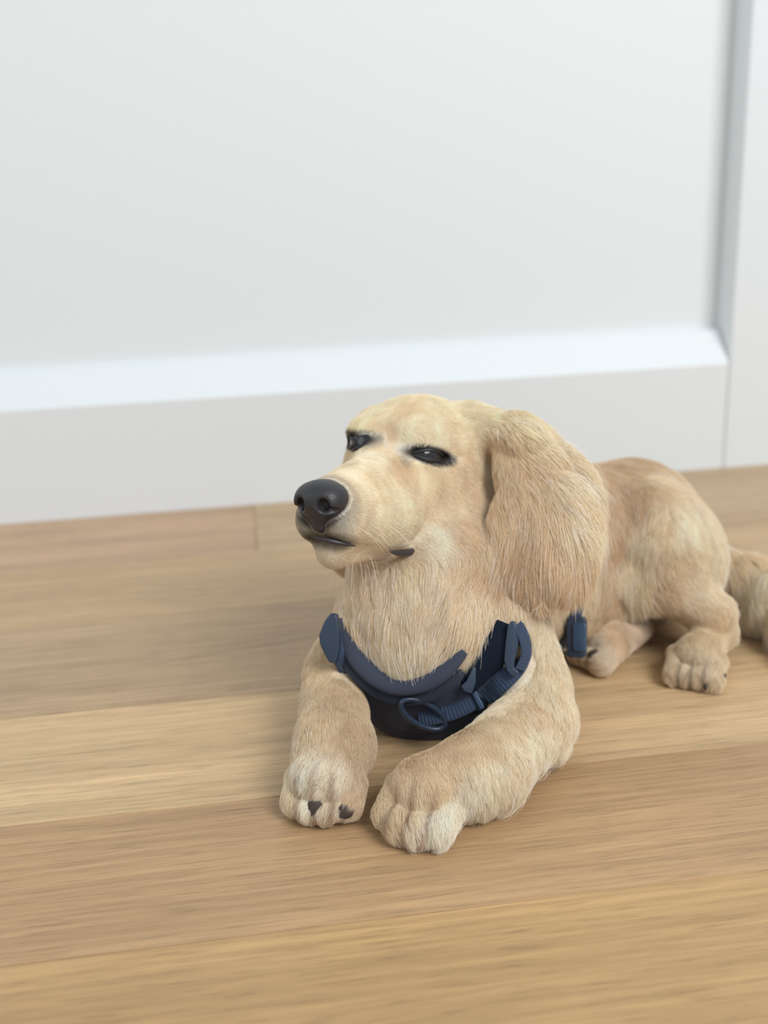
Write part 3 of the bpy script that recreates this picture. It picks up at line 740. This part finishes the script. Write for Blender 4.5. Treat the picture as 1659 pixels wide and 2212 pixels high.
# ---- the coat
# (u1, v1, u2, v2, length mm, lift, coat colour)
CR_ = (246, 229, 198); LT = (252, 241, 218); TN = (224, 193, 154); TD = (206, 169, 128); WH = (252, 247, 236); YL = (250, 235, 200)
G = [
 # muzzle and face
 (715,1052,745,1030,3,.25,(232,214,186)), (760,1020,800,995,4,.2,CR_), (800,990,840,965,4.5,.2,LT), (830,960,868,905,5,.2,(230,200,160)), (870,900,900,865,7,.25,(235,208,166)), (790,940,815,890,6,.2,YL), (800,890,840,862,7,.3,YL),
 (900,915,960,885,7,.2,YL), (960,890,1020,875,8,.25,YL), (1020,905,1075,915,9,.25,CR_), (940,935,990,925,6,.2,LT), (1000,950,1050,965,7,.2,CR_), (890,950,880,915,5,.25,LT),
 (760,1070,800,1085,4,.25,CR_), (820,1040,870,1060,5,.2,CR_), (770,1110,805,1135,4,.3,(236,222,198)), (740,1130,765,1170,4,.4,(232,222,204)), (710,1150,722,1180,3.5,.45,(222,212,192)),
 (860,1010,880,1060,5,.2,(232,203,164)), (930,1020,965,1060,5,.2,CR_), (1000,1000,1040,1030,6.5,.2,(236,212,180)), (870,1090,920,1125,5.5,.2,LT), (960,1090,1000,1130,6.5,.2,(240,220,190)), (1040,1060,1060,1110,8,.2,(232,204,170)),
 (830,1160,870,1185,5,.3,LT), (900,1165,940,1188,6,.35,(246,236,216)), (945,1172,975,1200,7,.35,WH), (1010,1160,1030,1200,9,.25,TN), (760,1175,800,1200,4,.4,(234,216,190)), (880,1200,905,1215,5,.3,(232,210,182)), (780,1205,810,1215,5,.3,(224,198,166)),
 (745,1000,735,985,5,.25,CR_), (720,1010,705,1000,4,.25,CR_), (1050,990,1065,1040,8,.15,CR_), (1070,960,1075,1010,7,.1,TN),
 # top of head behind
 (1060,900,1110,905,13,.3,YL), (1120,915,1180,950,20,.25,YL), (1090,950,1100,1010,9,.15,TN),
 # ear
 (1110,960,1125,1020,12,.2,TN), (1100,1020,1103,1080,12,.2,TN), (1140,950,1200,985,24,.3,CR_), (1185,975,1250,1002,34,.45,(240,220,186)), (1240,1030,1305,1065,36,.5,(240,220,188)), (1265,1090,1305,1145,36,.45,(236,214,180)), (1160,1010,1215,1060,24,.2,TN), (1205,1040,1262,1085,32,.35,CR_), (1130,1060,1155,1130,22,.15,TN), (1180,1090,1215,1155,26,.2,TN),
 (1245,1130,1278,1190,34,.4,CR_), (1095,1110,1090,1180,22,.15,TN), (1080,1180,1072,1250,22,.2,TN), (1120,1170,1122,1250,26,.1,TD), (1160,1180,1172,1260,26,.1,TD), (1205,1180,1215,1250,28,.15,TN), (1230,1190,1235,1250,28,.2,TN), (1100,1250,1105,1300,22,.1,TD), (1150,1250,1152,1300,22,.1,TD), (1190,1255,1190,1300,20,.1,TD),
 # throat and neck
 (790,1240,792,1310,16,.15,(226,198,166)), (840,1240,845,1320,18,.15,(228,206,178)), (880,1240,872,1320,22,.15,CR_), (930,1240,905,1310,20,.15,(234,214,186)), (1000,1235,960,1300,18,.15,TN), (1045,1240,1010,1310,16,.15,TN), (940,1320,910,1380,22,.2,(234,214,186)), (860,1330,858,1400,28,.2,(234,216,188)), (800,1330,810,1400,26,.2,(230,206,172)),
 (755,1290,760,1360,20,.25,(234,210,174)), (760,1350,790,1410,30,.45,(234,210,176)), (800,1385,818,1440,30,.45,(238,218,188)), (850,1400,855,1450,30,.45,(242,230,206)), (910,1400,900,1450,30,.45,(240,226,200)), (975,1370,950,1420,28,.4,(232,210,178)), (1040,1310,1032,1380,30,.5,(240,218,186)), (1085,1335,1070,1390,30,.45,(240,220,190)), (1010,1330,1005,1390,30,.5,(238,216,182)), (1110,1320,1105,1370,28,.4,(242,222,192)),
 # chest under the harness, shoulders
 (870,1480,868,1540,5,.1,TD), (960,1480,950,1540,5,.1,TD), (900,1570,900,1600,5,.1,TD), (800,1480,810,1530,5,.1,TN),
 (1160,1350,1155,1420,12,.15,(240,222,192)), (1200,1400,1200,1470,13,.2,(240,222,190)), (1120,1460,1110,1530,12,.15,CR_), (1080,1520,1068,1580,12,.15,CR_), (1180,1480,1185,1550,13,.2,(240,220,186)), (1150,1540,1165,1590,10,.2,(234,208,172)), (1215,1560,1215,1610,16,.4,CR_),
 # left foreleg
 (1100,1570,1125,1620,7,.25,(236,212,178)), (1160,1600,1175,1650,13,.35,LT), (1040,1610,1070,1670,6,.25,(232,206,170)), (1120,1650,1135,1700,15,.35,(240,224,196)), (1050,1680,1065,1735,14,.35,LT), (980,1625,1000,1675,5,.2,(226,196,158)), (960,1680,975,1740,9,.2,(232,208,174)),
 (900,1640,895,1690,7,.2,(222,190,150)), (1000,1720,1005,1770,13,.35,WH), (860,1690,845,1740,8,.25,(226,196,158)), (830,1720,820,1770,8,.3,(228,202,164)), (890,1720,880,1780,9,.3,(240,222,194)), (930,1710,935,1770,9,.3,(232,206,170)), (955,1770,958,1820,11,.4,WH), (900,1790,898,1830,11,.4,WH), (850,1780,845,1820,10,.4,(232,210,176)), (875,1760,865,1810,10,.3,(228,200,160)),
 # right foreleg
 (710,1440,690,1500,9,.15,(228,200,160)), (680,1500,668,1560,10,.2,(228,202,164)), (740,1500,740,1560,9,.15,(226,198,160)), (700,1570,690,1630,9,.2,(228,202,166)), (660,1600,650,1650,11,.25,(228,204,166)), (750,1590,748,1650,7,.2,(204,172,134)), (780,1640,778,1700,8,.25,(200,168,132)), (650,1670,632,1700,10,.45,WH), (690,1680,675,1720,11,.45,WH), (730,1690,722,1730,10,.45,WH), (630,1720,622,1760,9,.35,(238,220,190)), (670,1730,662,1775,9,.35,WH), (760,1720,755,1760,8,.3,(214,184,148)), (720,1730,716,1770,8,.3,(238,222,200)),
 # flank, back, thigh
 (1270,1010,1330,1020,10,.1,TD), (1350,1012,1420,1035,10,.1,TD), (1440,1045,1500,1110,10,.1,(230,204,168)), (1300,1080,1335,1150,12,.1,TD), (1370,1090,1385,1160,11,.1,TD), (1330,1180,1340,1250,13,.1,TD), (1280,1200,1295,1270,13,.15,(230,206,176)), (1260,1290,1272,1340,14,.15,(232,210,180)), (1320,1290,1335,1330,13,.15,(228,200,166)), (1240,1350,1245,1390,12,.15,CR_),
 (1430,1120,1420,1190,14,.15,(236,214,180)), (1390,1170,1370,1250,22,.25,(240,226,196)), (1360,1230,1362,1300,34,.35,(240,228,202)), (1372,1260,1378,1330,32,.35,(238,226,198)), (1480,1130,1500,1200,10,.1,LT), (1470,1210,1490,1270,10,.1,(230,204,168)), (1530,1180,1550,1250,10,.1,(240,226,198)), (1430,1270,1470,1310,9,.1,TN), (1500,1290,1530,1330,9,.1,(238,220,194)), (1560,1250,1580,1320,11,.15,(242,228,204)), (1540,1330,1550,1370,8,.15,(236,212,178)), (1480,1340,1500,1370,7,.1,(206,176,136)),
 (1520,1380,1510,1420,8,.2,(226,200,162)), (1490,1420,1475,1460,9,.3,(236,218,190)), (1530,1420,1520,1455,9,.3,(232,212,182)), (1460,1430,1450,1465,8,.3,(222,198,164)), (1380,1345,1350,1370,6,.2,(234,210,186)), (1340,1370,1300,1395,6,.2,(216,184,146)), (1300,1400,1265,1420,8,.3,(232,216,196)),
 (1600,1225,1625,1280,22,.3,(234,208,168)), (1640,1265,1650,1340,34,.45,(238,222,186)), (1615,1300,1615,1370,34,.4,(236,220,190)), (1650,1380,1640,1440,26,.3,TN), (1620,1440,1600,1470,18,.2,(232,208,180)),
]
gp = []; gd = []; gl = []; glift = []; gc = []
for (u1, v1, u2, v2, ln, lf, c) in G:
    i = surf(u1, v1)
    if i is None: continue
    # direction: pixel step carried onto the tangent plane of the body there
    P = bvs[i]; n = bn[i]
    st = (CR * (u2 - u1) - CU * (v2 - v1)) / FPX * PD[i]
    ray_ = (P - CC) / np.linalg.norm(P - CC)
    den = ray_ @ n
    st = st - ray_ * (st @ n) / den if abs(den) > .35 else st - n * (st @ n)
    st /= np.linalg.norm(st) + 1e-9
    gp.append(P); gd.append(st); gl.append(ln); glift.append(lf); gc.append(srgb(*c))
# sides the lens does not see: flow backwards and down, with their own lengths
H3 = [((0.00, 0.86, 0.20), (0.3, 0.9, -0.4), 12), ((-0.05, 0.84, 0.16), (0.3, 0.7, -0.6), 12), ((0.02, 0.90, 0.22), (0.2, 0.6, -0.8), 14), ((0.07, 0.88, 0.16), (0.7, 0.6, -0.3), 13), ((0.12, 0.92, 0.13), (0.8, 0.5, -0.3), 11), ((0.20, 0.98, 0.10), (0.8, 0.4, -0.5), 11), ((0.26, 0.98, 0.08), (0.7, 0.2, -0.7), 12), ((0.10, 0.93, 0.05), (0.6, 0.3, -0.7), 12),
      ((0.02, 0.85, 0.06), (0.5, 0.4, -0.7), 12), ((-0.04, 0.80, 0.08), (0.2, 0.3, -0.9), 12), ((-0.01, 0.87, 0.15), (0.1, 0.1, -1), 22), ((0.36, 0.90, 0.03), (0.3, 0.1, -0.9), 28), ((0.33, 0.93, 0.06), (0.5, -0.1, -0.8), 28), ((-0.08, 0.74, 0.03), (0.0, 0.5, -0.8), 10), ((0.13, 0.75, 0.04), (0.4, 0.5, -0.7), 14), ((0.15, 0.80, 0.02), (0.9, 0.3, 0), 9), ((0.0, 0.75, 0.01), (0.2, 0.9, 0), 6)]
for P, d, ln in H3:
    i = np.argmin(((bvs - np.array(P)) ** 2).sum(1)); n = bn[i]; d = np.array(d, float); d -= n * (d @ n)
    gp.append(bvs[i]); gd.append(d / np.linalg.norm(d)); gl.append(ln); glift.append(.2); gc.append(srgb(224, 194, 156))
gp = np.array(gp); gd = np.array(gd); gl = np.array(gl, float); glift = np.array(glift); gc = np.array(gc)
gn = np.array([bn[np.argmin(((bvs - p) ** 2).sum(1))] for p in gp])
# blend the guides over the body
vd = np.zeros_like(bvs); vl = np.zeros(len(bvs)); vlf = np.zeros(len(bvs)); vc = np.zeros((len(bvs), 3))
for a in range(0, len(bvs), 8000):
    P = bvs[a:a + 8000]; Nn = bn[a:a + 8000]
    d2 = ((P[:, None] - gp[None]) ** 2).sum(2)
    ag = np.clip((Nn @ gn.T) * .5 + .5, 0.02, 1) ** 2
    wgt = ag / (d2 + 0.00003) ** 2.0
    wgt /= wgt.sum(1, keepdims=True)
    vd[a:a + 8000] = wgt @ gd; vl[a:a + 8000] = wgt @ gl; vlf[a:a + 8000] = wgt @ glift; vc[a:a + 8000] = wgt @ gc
vl *= 0.001

# coat markings around eyes, nose and mouth, in head coordinates
def headc(P): return ((np.asarray(P) - HO) @ HM) / HS
dark = np.array(srgb(52, 46, 44)); brown = np.array(srgb(120, 96, 78))
def markings(P, C):
    h = headc(P)
    def mixc(m, col): 
        C[:] = C * (1 - m[:, None]) + np.array(col) * m[:, None]
    mixc(np.clip((.085 - np.sqrt((h[:, 0] - .47) ** 2 + h[:, 1] ** 2 + (h[:, 2] + .16) ** 2)) / .015, 0, 1), srgb(60, 54, 54))
    # soft dusky muzzle next to the nose leather
    dn = np.sqrt(((h[:, 0] - .47) / 1.2) ** 2 + (h[:, 1]) ** 2 + (h[:, 2] + .17) ** 2)
    mixc(np.clip(1 - (dn - .075) / .055, 0, 1) * .55, srgb(120, 106, 98))
    for e in (-1, 1):
        ex, ez = (0., -.020) if e > 0 else (.020, .014)
        q = np.stack([h[:, 0] - ex, h[:, 1] - e * .158, h[:, 2] - ez], 1)
        t_ = np.array([.83, -e * .55, -.02]); al = q @ t_ + .007 * e; up_ = q[:, 2]; out = np.abs(q @ np.array([.55, e * .83, 0]))
        r = np.sqrt((al / .092) ** 2 + ((up_ - .14 * al) / (.027 if e > 0 else .034)) ** 2)
        mixc(np.clip((1.18 - r) * 3.2, 0, 1) * (out < .12), dark)
        r2 = np.sqrt(((al - .095) / .035) ** 2 + (up_ / .04) ** 2)
        mixc(np.clip(1 - r2, 0, 1) * .5 * (out < .12), brown)
        # dusky line under the nose, along the upper lip
        r3 = np.sqrt(((h[:, 0] - .44) / .07) ** 2 + ((h[:, 1] - e * .04) / .06) ** 2 + ((h[:, 2] + .270) / .030) ** 2)
        mixc(np.clip(1.3 - r3, 0, 1) * .8, srgb(74, 64, 56))
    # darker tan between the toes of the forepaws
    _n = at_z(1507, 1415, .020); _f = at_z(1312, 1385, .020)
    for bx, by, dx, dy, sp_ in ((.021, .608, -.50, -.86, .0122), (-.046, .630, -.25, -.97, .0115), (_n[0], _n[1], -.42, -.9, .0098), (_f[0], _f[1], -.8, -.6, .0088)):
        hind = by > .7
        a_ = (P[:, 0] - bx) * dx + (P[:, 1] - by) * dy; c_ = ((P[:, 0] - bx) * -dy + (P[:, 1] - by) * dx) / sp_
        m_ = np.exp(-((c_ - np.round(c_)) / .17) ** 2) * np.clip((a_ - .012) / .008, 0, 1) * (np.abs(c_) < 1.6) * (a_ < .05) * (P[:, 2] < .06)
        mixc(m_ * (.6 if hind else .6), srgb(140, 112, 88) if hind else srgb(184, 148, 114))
    pn = np.sin(P @ np.array([210., 90., 140.]) + 2 * np.sin(P @ np.array([-80., 170., 60.]))) * np.sin(P @ np.array([60., -190., 230.]) + 1.5 * np.sin(P @ np.array([150., 40., -90.])))
    C *= (1 + pn[:, None] * np.array([.03, .05, .08]))
    return C

def make_fur(name, count, seed, lenmul=1.0, radius=0.00008):
    rg = np.random.default_rng(seed)
    A = bvs[bm_tri[:, 0]]; B = bvs[bm_tri[:, 1]]; Cc = bvs[bm_tri[:, 2]]
    ar = 0.5 * np.linalg.norm(np.cross(B - A, Cc - A), axis=1)
    tl_ = vl[bm_tri].mean(1)
    cen = (A + B + Cc) / 3
    seen = facing[bm_tri].any(1)
    dens = ar * np.clip(0.011 / (tl_ + 0.002), 0.6, 2.4) * np.where(seen, 1.0, 0.45) * np.where(cen[:, 2] < 0.003, 0.0, 1.0)
    ti = rg.choice(len(bm_tri), count, p=dens / dens.sum())
    r1 = np.sqrt(rg.random(count)); r2 = rg.random(count)
    w_ = np.stack([1 - r1, r1 * (1 - r2), r1 * r2], 1)
    tv = bm_tri[ti]
    def itp(arr): return (arr[tv] * (w_[..., None] if arr.ndim == 2 else w_)).sum(1)
    P = itp(bvs); Nn = itp(bn); Nn /= np.linalg.norm(Nn, axis=1, keepdims=True)
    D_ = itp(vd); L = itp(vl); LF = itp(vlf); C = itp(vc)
    h = headc(P)
    keep = np.ones(count, bool)
    # nothing on the nose leather, in the eye openings or inside the mouth
    for i_ in np.where((h[:, 0] > .35) & (np.abs(h[:, 1]) < .13) & (h[:, 2] < -.05))[0]:
        if nkd.find(P[i_])[2] < .0009: keep[i_] = False
    for e in (-1, 1):
        q = h - np.array([0 if e > 0 else .020, e * (.158 if e > 0 else .146), -.020 if e > 0 else .014]); al = q @ np.array([.83, -e * .55, -.02]) + .007 * e; out = np.abs(q @ np.array([.55, e * .83, 0]))
        r = np.sqrt((al / .082) ** 2 + ((q[:, 2] - .14 * al) / (.0165 if e > 0 else .026)) ** 2)
        keep &= ~((r < 1.0) & (out < .09))
        near = np.clip(1 - (r - 1.0) / 1.2, 0, 1) * (out < .12)
        L = L * (1 - .55 * near)
    for (pp, pr_) in BARE: keep &= ((P - pp) ** 2).sum(1) > pr_ ** 2
    hk = HARNESS_HIDE(P); L = np.where(hk, np.minimum(L, 0.004), L); keep &= ~(hk & (rg.random(count) < .3))
    P, Nn, D_, L, LF, C = [a[keep] for a in (P, Nn, D_, L, LF, C)]
    n = len(P)
    D_ -= Nn * (D_ * Nn).sum(1, keepdims=True); D_ /= np.linalg.norm(D_, axis=1, keepdims=True) + 1e-9
    # low-frequency turning of the coat
    fr = rg.normal(size=(6, 3)) * 60; ph_ = rg.random(6) * 6.28
    wav = np.sin(P @ fr.T + ph_).mean(1)
    sd = np.cross(Nn, D_)
    D_ = D_ + sd * (wav * .5 + rg.normal(0, 1, n) * (.12 + np.clip(LF - .3, 0, .3) * .9))[:, None]; D_ /= np.linalg.norm(D_, axis=1, keepdims=True)
    gh = rg.random(n) < .025; L = np.where(gh & (L > .010), L * 1.45, L)
    L = L * lenmul * rg.uniform(.7, 1.15, n) * (1 + .15 * np.sin(P @ (rg.normal(size=3) * 150)))
    K = 6
    t = np.linspace(0, 1, K)
    lift = LF + .16 + rg.normal(0, .09, n)
    grav = np.clip((L - .012) / .02, 0, 1) * .55
    X = np.zeros((n, K, 3)); X[:, 0] = P - Nn * .0006
    cur = D_ + Nn * (lift * 1.6)[:, None]
    for k in range(1, K):
        cur = cur / np.linalg.norm(cur, axis=1, keepdims=True)
        X[:, k] = X[:, k - 1] + cur * (L / (K - 1))[:, None]
        cur = cur - Nn * (lift * .55)[:, None] * .9
        cur[:, 2] -= grav * .25
    # locks: strands lean towards a neighbour lock's tip
    for frac, amt in ((0.004, .38), (0.03, .38)):
        m = max(8, int(n * frac)); ci = rg.choice(n, m, replace=False)
        kd = kdtree.KDTree(m)
        for j, i in enumerate(ci): kd.insert(P[i], j)
        kd.balance()
        own = np.array([kd.find(p)[1] for p in P])
        c = X[ci][own]
        ok = (np.linalg.norm(P[ci][own] - P, axis=1) < np.maximum(L * .6, .004)) & ((Nn[ci][own] * Nn).sum(1) > .4)
        a_ = (amt * np.clip((L - .003) / .009, .15, 1) * ok)[:, None] * (t[None] ** 1.3)
        off = X[:, :1] - c[:, :1]
        X = X + ((c + off * .12) - X) * a_[..., None]
    wv = np.clip((L - .012) / .012, 0, 1) * .0011; phs = P @ (rg.normal(size=3) * 90) + rg.normal(0, .5, n)
    X = X + sd[:, None] * (wv[:, None] * np.sin(t[None] * 5.5 + phs[:, None]) * t[None])[..., None]
    X[..., 2] = np.maximum(X[..., 2], 0.0006)
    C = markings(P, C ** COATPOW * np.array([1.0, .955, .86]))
    tone = rg.normal(1.0, .055, n)[:, None]
    C = np.where((gh & (L > .012))[:, None], C * .4 + .58, C)
    lock = (np.sin(P @ (rg.normal(size=3) * 260)) * np.sin(P @ (rg.normal(size=3) * 260)) * .035 + 1)[:, None]
    C = np.clip(C * tone * lock, 0, 1)
    cu = bpy.data.hair_curves.new(name)
    cu.add_curves([K] * n)
    cu.attributes['position'].data.foreach_set('vector', X.astype(np.float32).ravel())
    ra = cu.attributes.get('radius') or cu.attributes.new('radius', 'FLOAT', 'POINT')
    R_ = (radius * np.clip(.8 + L * 22, .9, 1.45))[:, None] * np.array([1, 1, .95, .8, .55, .12])[None]
    ra.data.foreach_set('value', R_.astype(np.float32).ravel())
    ca = cu.attributes.new('coat', 'FLOAT_COLOR', 'CURVE')
    ca.data.foreach_set('color', np.concatenate([C, np.ones((n, 1))], 1).astype(np.float32).ravel())
    cu.materials.append(fur_m)
    o = bpy.data.objects.new(name, cu); COL.objects.link(o); o.parent = dog
    print(name, n); return o
nkd = kdtree.KDTree(len(nv))
for i_, p_ in enumerate(nv): nkd.insert(p_, i_)
nkd.balance()
BARE = []
COATPOW = 0.50
ft = NT('cream_coat'); fat = ft.n('ShaderNodeAttribute'); fat.attribute_name = 'coat'
ft.l(fat.outputs['Color'], ft.b.inputs['Base Color']); ft.b.inputs['Roughness'].default_value = 0.6; ft.b.inputs['Specular IOR Level'].default_value = 0.25
tr = ft.n('ShaderNodeBsdfTranslucent'); ft.l(fat.outputs['Color'], tr.inputs[0])
mx = ft.n('ShaderNodeMixShader'); mx.inputs[0].default_value = 0.35
ft.l(ft.b.outputs[0], mx.inputs[1]); ft.l(tr.outputs[0], mx.inputs[2])
ft.l(mx.outputs[0], ft.t.nodes['Material Output'].inputs['Surface'])
fur_m = ft.m
# the skin below carries the same coat colours
me = dog.data
ca = me.attributes.new('coat', 'FLOAT_COLOR', 'POINT')
vcol = markings(bvs, vc ** .75)
ca.data.foreach_set('color', np.concatenate([vcol * .8, np.ones((len(vcol), 1))], 1).astype(np.float32).ravel())
st_ = NT('cream_skin'); sa = st_.n('ShaderNodeAttribute'); sa.attribute_name = 'coat'; st_.l(sa.outputs['Color'], st_.b.inputs['Base Color']); st_.b.inputs['Roughness'].default_value = .8
me.materials.clear(); me.materials.append(st_.m)
FURN = 900000
make_fur('fur', FURN, 11)
lip([hd(.470, -.020, -.262), hd(.462, .050, -.276), hd(.395, .092, -.292)], .0019)
lip([hd(.215, .120, -.328), hd(.130, .143, -.350), hd(.030, .150, -.334)], .0029)

# ---- claws and pads
claw_m = plain('dark_claw', rgba(46, 40, 36), 0.35, 0.5); pad_m = plain('dark_paw_pad', rgba(66, 54, 50), 0.6, 0.4, (900, .3, .0005))
for bx, by, dr, sp_, ln in ((0.021, 0.608, (-0.50, -0.86), 0.0122, 0.020),):
    dx, dy = dr; px_, py_ = -dy, dx
    for t_, q in ((-1.5, 0.0), (-0.5, 0.006), (0.5, 0.006), (1.5, 0.0)):
        b0 = np.array((bx + px_ * sp_ * t_ + dx * (ln + q - .0035), by + py_ * sp_ * t_ + dy * (ln + q - .0035), .0095)); d = np.array((dx, dy, 0))
        v, f = tube([b0 + d * .006 + np.array((0, 0, .003)), b0 + d * .009 + np.array((0, 0, .0005)), b0 + d * .0115 - np.array((0, 0, .0040)), b0 + d * .0125 - np.array((0, 0, .0085))], [.0020, .0022, .0016, .0004], 8)
        mesh_obj('claw', v, f, claw_m, dog)
def pad(P, r, M):
    v, f = sphere((0, 0, 0), 1, 20, 12); v = np.array(v) * r @ M.T + P; mesh_obj('paw_pad', v, f, pad_m, dog)
for u, v_, ru, rv in ((683, 1744, 19, 24), (744, 1752, 21, 17)):
    q = hit(u, v_)
    if q: pad(q[0] + toward(q[0]) * -.0002, np.array((ru, rv, 10)) * .71 / FPX, np.stack([CR, CU, -CF], 1))
for u, v_, ru, rv in ((1288, 1416, 19, 13),):
    q = hit(u, v_)
    if q: pad(q[0] + toward(q[0]) * -.0022, np.array((ru, rv, 10)) * .9 / FPX, np.stack([CR, CU, -CF], 1))
for u, v_ in ((1524, 1482), (1563, 1462), (1484, 1488)):
    q = hit(u, v_)
    if q:
        v, f = tube([q[0] + np.array((0, 0, .002)), q[0] + toward(q[0]) * .004, q[0] + toward(q[0]) * .007 - np.array((0, 0, .004))], [.0022, .0020, .0005], 8); mesh_obj('claw', v, f, claw_m, dog)

# ---- whiskers
wr_ = np.random.default_rng(3); WX = []
for i in range(26):
    side = 1 if i % 3 else -1
    r0 = hd(wr_.uniform(.20, .42), side * wr_.uniform(.095, .125), wr_.uniform(-.27, -.20)) if i < 16 else hd(wr_.uniform(.05, .33), side * wr_.uniform(.0, .09), -.345)
    d0 = hdv(-.25 + wr_.normal(0, .25), side * .9, -.35 + wr_.normal(0, .2)) if i < 16 else hdv(wr_.normal(0, .3), side * .3, -1)
    L_ = wr_.uniform(.018, .036); pts = [r0]
    for k in range(1, 8):
        d0 = d0 + np.array((0, 0, -.10)); d0 /= np.linalg.norm(d0); pts.append(pts[-1] + d0 * L_ / 7)
    WX.append(pts)
cu = bpy.data.hair_curves.new('whiskers'); cu.add_curves([8] * len(WX))
cu.attributes['position'].data.foreach_set('vector', np.array(WX, np.float32).ravel())
ra = cu.attributes.get('radius') or cu.attributes.new('radius', 'FLOAT', 'POINT')
ra.data.foreach_set('value', np.tile(np.linspace(.00013, .00003, 8), len(WX)).astype(np.float32))
cu.materials.append(plain('pale_whisker', rgba(240, 230, 215), .4)); o = bpy.data.objects.new('whiskers', cu); COL.objects.link(o); o.parent = dog
